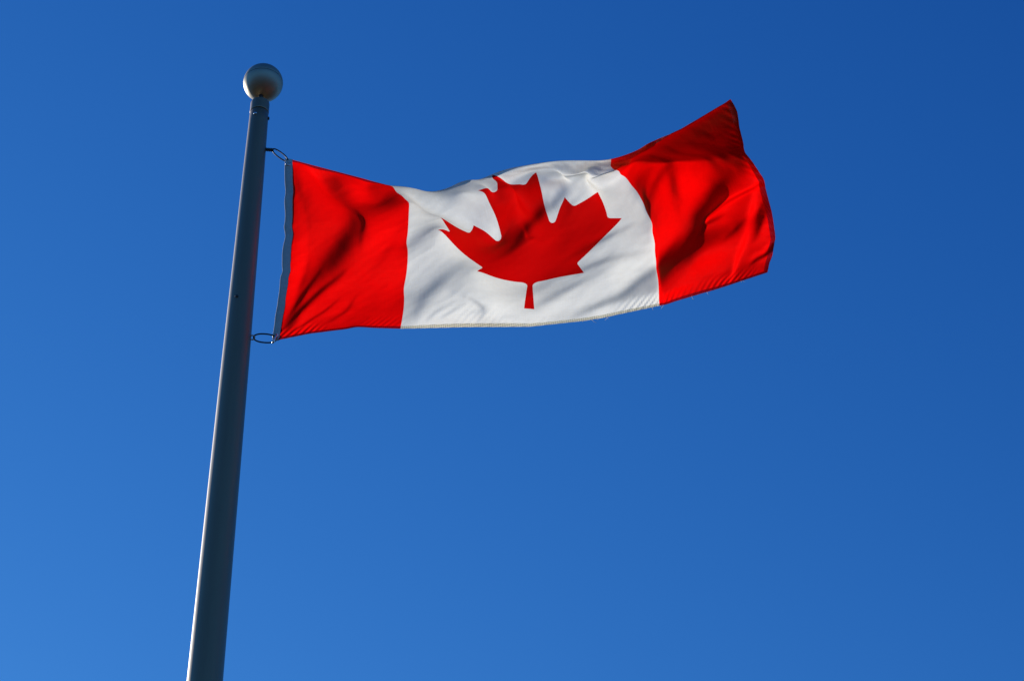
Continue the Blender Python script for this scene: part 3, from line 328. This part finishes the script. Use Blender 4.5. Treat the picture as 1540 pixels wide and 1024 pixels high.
WRINKLES = [   # (points along the wrinkle in cloth coordinates, step height, steepness, reach)
    ([(0.095, 0.27), (0.13, 0.33), (0.185, 0.41), (0.24, 0.495), (0.285, 0.585), (0.275, 0.725), (0.24, 0.845)], 0.1045, 0.048, 0.2),
    ([(0.02, 0.1), (0.055, 0.195), (0.09, 0.275), (0.12, 0.335)], 0.0242, 0.01, 0.05),
    ([(0.025, 0.075), (0.09, 0.175), (0.155, 0.265), (0.205, 0.315)], 0.0286, 0.011, 0.05),
    ([(0.055, 0.255), (0.06, 0.3), (0.07, 0.355)], 0.0132, 0.012, 0.05),
    ([(0.055, 0.755), (0.035, 0.835), (0.01, 0.93)], 0.0154, 0.016, 0.07),
    ([(0.13, 0.095), (0.175, 0.135), (0.215, 0.185)], 0.0066, 0.006, 0.03),
    ([(0.215, 0.075), (0.265, 0.125), (0.29, 0.19)], 0.0066, 0.007, 0.035),
    ([(0.385, 0.38), (0.425, 0.455), (0.465, 0.55)], 0.011, 0.02, 0.07),
    ([(0.54, 0.045), (0.58, 0.155), (0.64, 0.23), (0.695, 0.28)], 0.0242, 0.025, 0.12),
    ([(0.8, 0.015), (0.815, 0.06), (0.775, 0.1), (0.72, 0.13)], 0.0132, 0.012, 0.05),
    ([(0.595, 0.025), (0.63, 0.06), (0.665, 0.08)], 0.0088, 0.01, 0.04),
    ([(0.975, 0.525), (1.015, 0.58), (1.095, 0.64), (1.145, 0.655)], 0.055, 0.018, 0.11),
    ([(0.99, 0.56), (1.0, 0.515), (1.02, 0.51)], 0.011, 0.006, 0.03),
    ([(1.01, 0.08), (1.125, 0.165), (1.22, 0.2)], 0.0176, 0.018, 0.08),
    ([(1.195, 0.27), (1.28, 0.28), (1.355, 0.28)], 0.0198, 0.016, 0.07),
    ([(1.245, 0.39), (1.3, 0.405), (1.355, 0.42)], 0.0176, 0.012, 0.06),
    ([(1.14, 0.0), (1.245, 0.05), (1.355, 0.08), (1.435, 0.14), (1.525, 0.2)], 0.0319, 0.016, 0.1),
    ([(1.51, 0.135), (1.6, 0.21), (1.695, 0.245), (1.79, 0.265), (1.87, 0.29)], 0.112, 0.038, 0.13),
    ([(1.71, 0.285), (1.745, 0.36), (1.8, 0.43), (1.86, 0.51), (1.91, 0.565)], 0.096, 0.032, 0.13),
    ([(1.76, 0.33), (1.78, 0.36), (1.89, 0.445), (1.98, 0.5)], -0.048, 0.009, 0.06),
    ([(1.83, 0.03), (1.88, 0.215), (1.94, 0.385), (1.97, 0.495)], -0.0224, 0.012, 0.05),
    ([(1.95, 0.105), (1.98, 0.12), (2.0, 0.16)], 0.0288, 0.007, 0.03),
    ([(1.93, 0.245), (1.96, 0.31), (1.98, 0.355)], 0.0192, 0.009, 0.03),
    ([(1.94, 0.295), (1.96, 0.345), (1.975, 0.38)], 0.016, 0.008, 0.03),
    ([(1.665, 0.445), (1.665, 0.51), (1.66, 0.555)], 0.0224, 0.018, 0.06),
    ([(1.585, 0.515), (1.61, 0.54), (1.63, 0.56)], 0.011, 0.014, 0.05),
    ([(1.7, 0.275), (1.73, 0.3), (1.765, 0.325), (1.79, 0.335)], 0.0256, 0.007, 0.035),
    ([(0.31, 0.535), (0.315, 0.59), (0.3, 0.675)], 0.0176, 0.01, 0.05),
    ([(1.76, 0.365), (1.8, 0.415), (1.83, 0.46)], 0.0256, 0.01, 0.05),
    ([(1.835, 0.26), (1.855, 0.275), (1.88, 0.3)], 0.016, 0.007, 0.03),
    ([(0.055, 0.03), (0.085, 0.055), (0.12, 0.085)], 0.0066, 0.005, 0.02),
    ([(0.645, 0.035), (0.685, 0.055), (0.72, 0.075)], 0.0088, 0.008, 0.03),
    ([(0.75, 0.045), (0.8, 0.055), (0.855, 0.045)], 0.0088, 0.01, 0.04),
    ([(0.855, 0.02), (0.92, 0.035), (0.985, 0.025)], 0.0066, 0.008, 0.03),
]
def seg_dist(u, v, pts):
    best = np.full(u.shape, 1e9); sw = np.zeros(u.shape); ss = np.zeros(u.shape); sa = np.zeros(u.shape)
    L = [0]
    for (a, b), (c, d) in zip(pts, pts[1:]): L.append(L[-1] + math.hypot(c - a, d - b))
    for k, ((a, b), (c, d)) in enumerate(zip(pts, pts[1:])):
        du, dv = c - a, d - b; l2 = max(du * du + dv * dv, 1e-12)
        tt = ((u - a) * du + (v - b) * dv) / l2; t = np.clip(tt, 0, 1)
        d2 = np.hypot(u - a - t * du, v - b - t * dv)
        s = ((u - a) * dv - (v - b) * du) / math.sqrt(l2)          # + on the right-hand side
        lo = -1 if k == 0 else 0; hi = 2 if k == len(pts) - 2 else 1
        al = (L[k] + np.clip(tt, lo, hi) * math.sqrt(l2)) / L[-1]
        wt = 1 / (d2 ** 3 + 1e-6); sw += wt; ss += wt * s; sa += wt * al
        best = np.minimum(best, d2)
    return best, ss / sw, sa / sw
def smooth_poly(pts, n=6):
    P = [np.array(p, float) for p in pts]
    if len(P) < 3: return [tuple(p) for p in P]
    P = [2 * P[0] - P[1]] + P + [2 * P[-1] - P[-2]]; out = []
    for k in range(1, len(P) - 2):
        a, b, c, d = P[k - 1:k + 3]
        for q in range(n):
            t = q / n
            out.append(tuple(0.5 * (2 * b + (c - a) * t + (2 * a - 5 * b + 4 * c - d) * t * t + (3 * b - a - 3 * c + d) * t ** 3)))
    out.append(tuple(P[-2])); return out
def fnoise(u, v, seed, n=14, fu=6, fv=6):
    rs = np.random.RandomState(seed); s = np.zeros(u.shape)
    for k in range(n):
        s += np.sin(2 * math.pi * (rs.uniform(-fu, fu) * u + rs.uniform(-fv, fv) * v) + rs.uniform(0, 6.28))
    return s / math.sqrt(n)
def disp(u, v):
    h = np.zeros(u.shape)
    for pts, A, w_, reach in WRINKLES:
        d, s, al = seg_dist(u, v, smooth_poly(pts))
        mask = (d < reach * 3)
        e = np.clip(al, 0, 1); endf = np.sin(np.pi * np.clip(0.12 + 0.76 * e, 0, 1)) ** 0.7
        over = np.maximum(np.abs(al - 0.5) - 0.5, 0)
        h += np.where(mask, A * 0.5 * np.tanh(s / w_) * np.exp(-(d / reach) ** 2) * endf, 0)
    e = np.clip(np.minimum(v, 1 - v) / 0.07, 0, 1); h *= 0.25 + 0.75 * e * e * (3 - 2 * e)
    e = np.clip((u + 0.01) / 0.09, 0, 1); h *= e * e * (3 - 2 * e)
    # puckers pulled in by the hem stitching, slanting
    pk = np.sin(2 * math.pi * (u * 36 - v * 30) + 2.2 * fnoise(u, v, 3, 8, 5, 2))
    pa = np.clip(0.5 + 0.9 * fnoise(u, v, 4, 6, 3, 1), 0, 1.4)
    h += 0.0016 * pk * pa * np.exp(-((v - 0.02) / 0.035) ** 2)
    h += 0.0008 * np.sin(2 * math.pi * (u * 30 + v * 22) + 2 * fnoise(u, v, 5, 8, 4, 2)) * np.exp(-((1 - v) / 0.03) ** 2)
    h += 0.0014 * np.sin(2 * math.pi * (v * 24 + u * 20) + 2 * fnoise(u, v, 6, 8, 2, 4)) * np.exp(-((2 - u) / 0.04) ** 2)
    # fine crumple of light nylon, small sharp-backed creases running with the pull of the wind
    for sd, fu, fv, am in ((21, 5, 9, 0.0011), (22, 9, 14, 0.0007)):
        q = fnoise(u + 0.02 * fnoise(u, v, sd + 5, 8, 6, 6), v, sd, 10, fu, fv)
        h += am * (0.6 - np.sqrt(q * q + 0.01)) * np.clip(0.55 + 0.6 * fnoise(u, v, sd + 9, 6, 2, 3), 0, 1.3)
    h += 0.0010 * fnoise(u, v, 10, 12, 4, 5) + 0.0007 * fnoise(u, v, 11, 16, 9, 9) + 0.0003 * fnoise(u, v, 12, 20, 22, 22)
    return h
def frame(u, v, e=2e-3):
    tu = base(u + e, v) - base(u - e, v); tv = base(u, v + e) - base(u, v - e)
    n = np.cross(tu, tv); return n / np.linalg.norm(n, axis=-1, keepdims=True)
LEE = np.array([0.02, -0.70, -0.71])               # the side the wrinkles puff out to
def surf(u, v):
    u = np.asarray(u, float); v = np.asarray(v, float)
    return base(u, v) + LEE * (disp(u, v) * UN * 1.2)[..., None]
def surf_n(u, v, e=1.5e-3):
    tu = surf(u + e, v) - surf(u - e, v); tv = surf(u, v + e) - surf(u, v - e)
    n = np.cross(tu, tv); return n / np.linalg.norm(n, axis=-1, keepdims=True)

flag = empty('flag', ORG)
tag(flag, 'red and white flag with a red maple leaf blowing out from the pole', 'flag')
def cloth_mesh(name, U, V, faces, mat, parent, off=0.0, offs=None):
    U = np.asarray(U, float); V = np.asarray(V, float)
    P = surf(U, V); n = surf_n(U, V)
    if offs is not None: P = P + n * np.asarray(offs)[:, None]
    me = bpy.data.meshes.new(name)
    me.from_pydata([tuple(p) for p in P], [], faces)
    uvl = me.uv_layers.new(name='UVMap')
    li = np.zeros(len(me.loops), int); me.loops.foreach_get('vertex_index', li)
    uvl.data.foreach_set('uv', np.stack([U[li], V[li]], 1).ravel())
    o = link(name, me, mat, parent)
    if offs is None:
        me.normals_split_custom_set_from_vertices([tuple(x) for x in n])
    return o
def grid(u0, u1, v0, v1, nu, nv):
    uu, vv = np.meshgrid(np.linspace(u0, u1, nu + 1), np.linspace(v0, v1, nv + 1), indexing='ij')
    f = [(i * (nv + 1) + j, (i + 1) * (nv + 1) + j, (i + 1) * (nv + 1) + j + 1, i * (nv + 1) + j + 1) for i in range(nu) for j in range(nv)]
    return uu.ravel(), vv.ravel(), f
RES = 144
HW = 0.013                                       # width of the folded hem
red_a = cloth_mesh('red_panel', *grid(0, 0.5, HW, 1 - HW, RES // 2, RES), M_red, flag)
red_b = cloth_mesh('red_panel', *grid(1.5, 2 - 0.02, HW, 1 - HW, RES // 2, RES), M_red, flag)
# maple leaf outline (flag drawing units, 4800 to the height; right half, mirrored)
HALF = [('L', 4890, 4430), ('L', 4845, 3567), ('A', 4956, 3469, 95), ('L', 5815, 3620), ('L', 5699, 3300), ('A', 5719, 3227, 65), ('L', 6660, 2465),
        ('L', 6448, 2366), ('A', 6414, 2287, 65), ('L', 6600, 1715), ('L', 6058, 1830), ('A', 5985, 1792, 65), ('L', 5880, 1545), ('L', 5457, 1999),
        ('A', 5346, 1942, 65), ('L', 5550, 890), ('L', 5223, 1079), ('A', 5132, 1052, 65), ('L', 4800, 400)]
def outline():
    pts = []; cur = None
    for it in HALF:
        x, y = it[1], it[2]
        if cur is None or it[0] == 'A':
            if it[0] == 'A':                       # small concave fillet: a short curve through the notch
                dx, dy = x - cur[0], y - cur[1]; L = math.hypot(dx, dy); rr_ = it[3]; sag = rr_ - math.sqrt(max(rr_ ** 2 - L * L / 4, 0))
                nx, ny = dy / L, -dx / L
                for k in range(1, 5):
                    t = k / 4; s = 4 * t * (1 - t) * sag
                    pts.append((cur[0] + dx * t - nx * s * FIL, cur[1] + dy * t - ny * s * FIL))
            else: pts.append((x, y))
        else:
            L = math.hypot(x - cur[0], y - cur[1]); n = max(1, int(L / 45))
            for k in range(1, n + 1): pts.append((cur[0] + (x - cur[0]) * k / n, cur[1] + (y - cur[1]) * k / n))
        cur = (x, y)
    left = [(9600 - x, y) for x, y in reversed(pts[:-1])]
    full = pts + left
    # bottom of the stem
    return [(x / 4800, 1 - y / 4800) for x, y in full]
FIL = -1.0
LEAF = outline()
gu, gv, _ = grid(0.5, 1.5, HW, 1 - HW, RES, RES)
LU = np.array([p[0] for p in LEAF]); LV = np.array([p[1] for p in LEAF])
d_, _s, _a = seg_dist(gu, gv, LEAF + [LEAF[0]])
edge = (np.abs(gu - 0.5) < 1e-9) | (np.abs(gu - 1.5) < 1e-9) | (gv < HW + 1e-9) | (gv > 1 - HW - 1e-9)
keep = (d_ > 0.45 / RES) | edge
cu, cv = gu[keep], gv[keep]
vin = [Vector((a, b)) for a, b in zip(LU, LV)] + [Vector((a, b)) for a, b in zip(cu, cv)]
nL = len(LEAF)
ov, oe, of, _1, _2, _3 = geometry.delaunay_2d_cdt(vin, [(k, (k + 1) % nL) for k in range(nL)], [], 0, 1e-7)
OU = np.array([p.x for p in ov]); OV = np.array([p.y for p in ov])
F_ = np.array([tuple(f) for f in of])
cxm = OU[F_].mean(1); cym = OV[F_].mean(1)
inside = np.zeros(len(F_), bool)
for k in range(nL):
    x1, y1 = LEAF[k]; x2, y2 = LEAF[(k + 1) % nL]
    c_ = ((y1 > cym) != (y2 > cym))
    with np.errstate(divide='ignore', invalid='ignore'):
        inside ^= c_ & (cxm < (x2 - x1) * (cym - y1) / (y2 - y1) + x1)
def sub(faces):
    used = np.unique(faces); mp_ = -np.ones(len(OU), int); mp_[used] = np.arange(len(used))
    A = mp_[faces]
    s = (OU[faces[:, 1]] - OU[faces[:, 0]]) * (OV[faces[:, 2]] - OV[faces[:, 0]]) - (OU[faces[:, 2]] - OU[faces[:, 0]]) * (OV[faces[:, 1]] - OV[faces[:, 0]])
    A = [tuple(a) if q > 0 else tuple(a[::-1]) for a, q in zip(A, s)]
    return OU[used], OV[used], A
white = cloth_mesh('white_panel', *sub(F_[~inside]), M_white, flag)
leaf = cloth_mesh('maple_leaf', *sub(F_[inside]), M_leaf, white)

# folded and stitched hems: a little thicker than the cloth they border
def hem(u0, u1, v0, v1, along, mat, parent, n):
    m = 4
    uu, vv, f = grid(u0, u1, v0, v1, n if along == 'u' else m, m if along == 'u' else n)
    t = (vv - v0) / (v1 - v0) if along == 'u' else (uu - u0) / (u1 - u0)
    off = 0.0012 * np.sqrt(np.clip(1 - (2 * t - 1) ** 2, 0, 1))
    k = uu.size
    cloth_mesh('hem', np.concatenate([uu, uu]), np.concatenate([vv, vv]), f + [tuple(k + q for q in reversed(x)) for x in f], mat, parent, offs=np.concatenate([off, -off]))
for p_, a_, b_, mt_, n_ in ((red_a, 0, 0.5, M_hem_red, 90), (white, 0.5, 1.5, M_hem_white, 180), (red_b, 1.5, 2, M_hem_red, 90)):
    hem(a_, b_, 0, HW + 0.0004, 'u', mt_, p_, n_); hem(a_, b_, 1 - HW - 0.0004, 1, 'u', mt_, p_, n_)
hem(2 - 0.0204, 2, HW, 1 - HW, 'v', M_hem_red, red_b, 140)

# frayed ends of thread hanging from the lower hem
bm = bmesh.new(); rs = np.random.RandomState(5)
for q in range(14):
    u_ = rs.choice([1.22, 1.28, 1.47, 1.5, 1.52, 1.66, 1.72, 1.78, 1.9]) + rs.uniform(-0.03, 0.03)
    p0 = Vector(surf(np.array([u_]), np.array([0.002]))[0]); ln = rs.uniform(0.008, 0.022); dx = rs.uniform(-0.5, 0.9)
    tm = tube([p0, p0 + Vector((dx * ln * 0.4, -0.002, -ln * 0.6)), p0 + Vector((dx * ln, -0.003, -ln))], 0.00045, seg=5)
    bm.from_mesh(tm); bpy.data.meshes.remove(tm)
me = bpy.data.meshes.new('loose_threads'); bm.to_mesh(me); bm.free()
link('loose_threads', me, M_hem_white, flag)['kind'] = 'stuff'

# canvas heading along the hoist
nh = 120; bm = bmesh.new()
vv = np.linspace(0, 1, nh + 1)
C0 = surf(np.zeros(nh + 1), vv); n0 = surf_n(np.full(nh + 1, 0.004), vv)
tu = surf(np.full(nh + 1, 0.012), vv) - C0; tu /= np.linalg.norm(tu, axis=1)[:, None]
tu = tu * np.array([1, .35, .5]); tu[:, 0] = np.abs(tu[:, 0]); tu /= np.linalg.norm(tu, axis=1)[:, None]
n0 = np.cross(tu, np.gradient(C0, axis=0)); n0 /= np.linalg.norm(n0, axis=1)[:, None]
wd = 0.0185 + 0.0055 * np.clip(vv / 0.3, 0, 1) + 0.0012 * np.sin(vv * 17) + 0.0008 * np.sin(vv * 41 + 1)
rows = []
for k in range(nh + 1):
    P = [C0[k] + tu[k] * 0.004 + n0[k] * 0.0016, C0[k] - tu[k] * wd[k] * 0.5 + n0[k] * 0.0024, C0[k] - tu[k] * wd[k] + n0[k] * 0.0018,
         C0[k] - tu[k] * (wd[k] + 0.0012), C0[k] - tu[k] * wd[k] - n0[k] * 0.0018, C0[k] - tu[k] * wd[k] * 0.5 - n0[k] * 0.0024, C0[k] + tu[k] * 0.004 - n0[k] * 0.0016]
    rows.append([bm.verts.new(p) for p in P])
for a, b in zip(rows, rows[1:]):
    for k in range(6): bm.faces.new((a[k], a[k + 1], b[k + 1], b[k]))
bm.faces.new(rows[0]); bm.faces.new(rows[-1])
bmesh.ops.recalc_face_normals(bm, faces=bm.faces)
me = bpy.data.meshes.new('heading'); bm.to_mesh(me); bm.free()
heading = link('heading', me, M_canvas, flag)
hp = lambda k, f: Vector(C0[k] - tu[k] * wd[k] * f)
def grommet(k):
    c = hp(k, 0.55); n = Vector(n0[k]); a = n.orthogonal().normalized(); b = n.cross(a)
    g = link('grommet', tube([c + (a * math.cos(q * math.pi / 12) + b * math.sin(q * math.pi / 12)) * 0.0085 + n * 0.0018 for q in range(24)], 0.0030, True, 8), M_steel, heading)
    return c
g_top = grommet(nh - 3); g_bot = grommet(3)

# ------------------------------------------------------------------ tie loops between pole and flag
def loop_ring(c0, c1, width, normal_hint, rad, mat, name, parent):
    ax = (c1 - c0); L = ax.length; ax.normalize(); s = (normal_hint - ax * normal_hint.dot(ax)).normalized()
    pts = []
    for k in range(48):
        a = 2 * math.pi * k / 48; ca, sa = math.cos(a), math.sin(a)
        pts.append((c0 + c1) / 2 + ax * (L / 2) * math.copysign(abs(ca) ** 0.9, ca) + s * (width / 2) * math.copysign(abs(sa) ** 0.9, sa))
    return link(name, tube(pts, rad, True, 12), mat, parent)
view = (CAM - Vector((AX, YD, 8.3))).normalized()
right = Vector((1, 0, 0)); upv = view.cross(right).normalized()
if upv.z < 0: upv = -upv
# upper tie
e0 = Vector(pix(401.0, 225.2, YD)); e1 = Vector(pix(411.2, 226.0, YD)); r1 = Vector(pix(432.5, 241.5, YD))
up_tie = empty('flag_tie', e0)
tag(up_tie, 'black tie loop with a knurled brass swivel at the top corner of the flag', 'tie', 'ties holding the flag to the pole')
pts = [e0 - (e1 - e0) * 0.4 + (e1 - e0) * 1.4 * k / 20 for k in range(21)]
rad = [0.0060 + (0.0014 if k % 4 < 2 else 0) for k in range(21)]
link('swivel', tube(pts, rad, seg=16), M_dark_steel, up_tie)
loop_ring(e1 - (r1 - e1) * 0.05, r1, 0.021, upv, 0.0026, M_black, 'loop', up_tie)
# lower tie
e0 = Vector(pix(377.5, 507.5, YD)); e1 = Vector(pix(383, 507.5, YD)); r1 = Vector(pix(415.5, 510.0, YD))
lo_tie = empty('flag_tie', e0)
tag(lo_tie, 'wide black tie loop on a small eye at the bottom corner of the flag', 'tie', 'ties holding the flag to the pole')
c = e0 + (e1 - e0) * 0.4
link('eye', tube([c + (right * math.cos(q * math.pi / 10) + upv * math.sin(q * math.pi / 10)) * 0.0075 for q in range(20)], 0.0028, True, 10), M_steel, lo_tie)
loop_ring(e1 - (r1 - e1) * 0.05, r1, 0.030, upv, 0.0027, M_black, 'loop', lo_tie)
a = Vector(pix(416.5, 502.5, YD - 0.012)); b = Vector(pix(410.0, 516.0, YD - 0.012))
link('snap_hook', tube([a, a.lerp(b, 0.3), a.lerp(b, 0.5), a.lerp(b, 0.75), b], [0.0022, 0.0045, 0.003, 0.0052, 0.003], seg=10), M_steel, lo_tie)
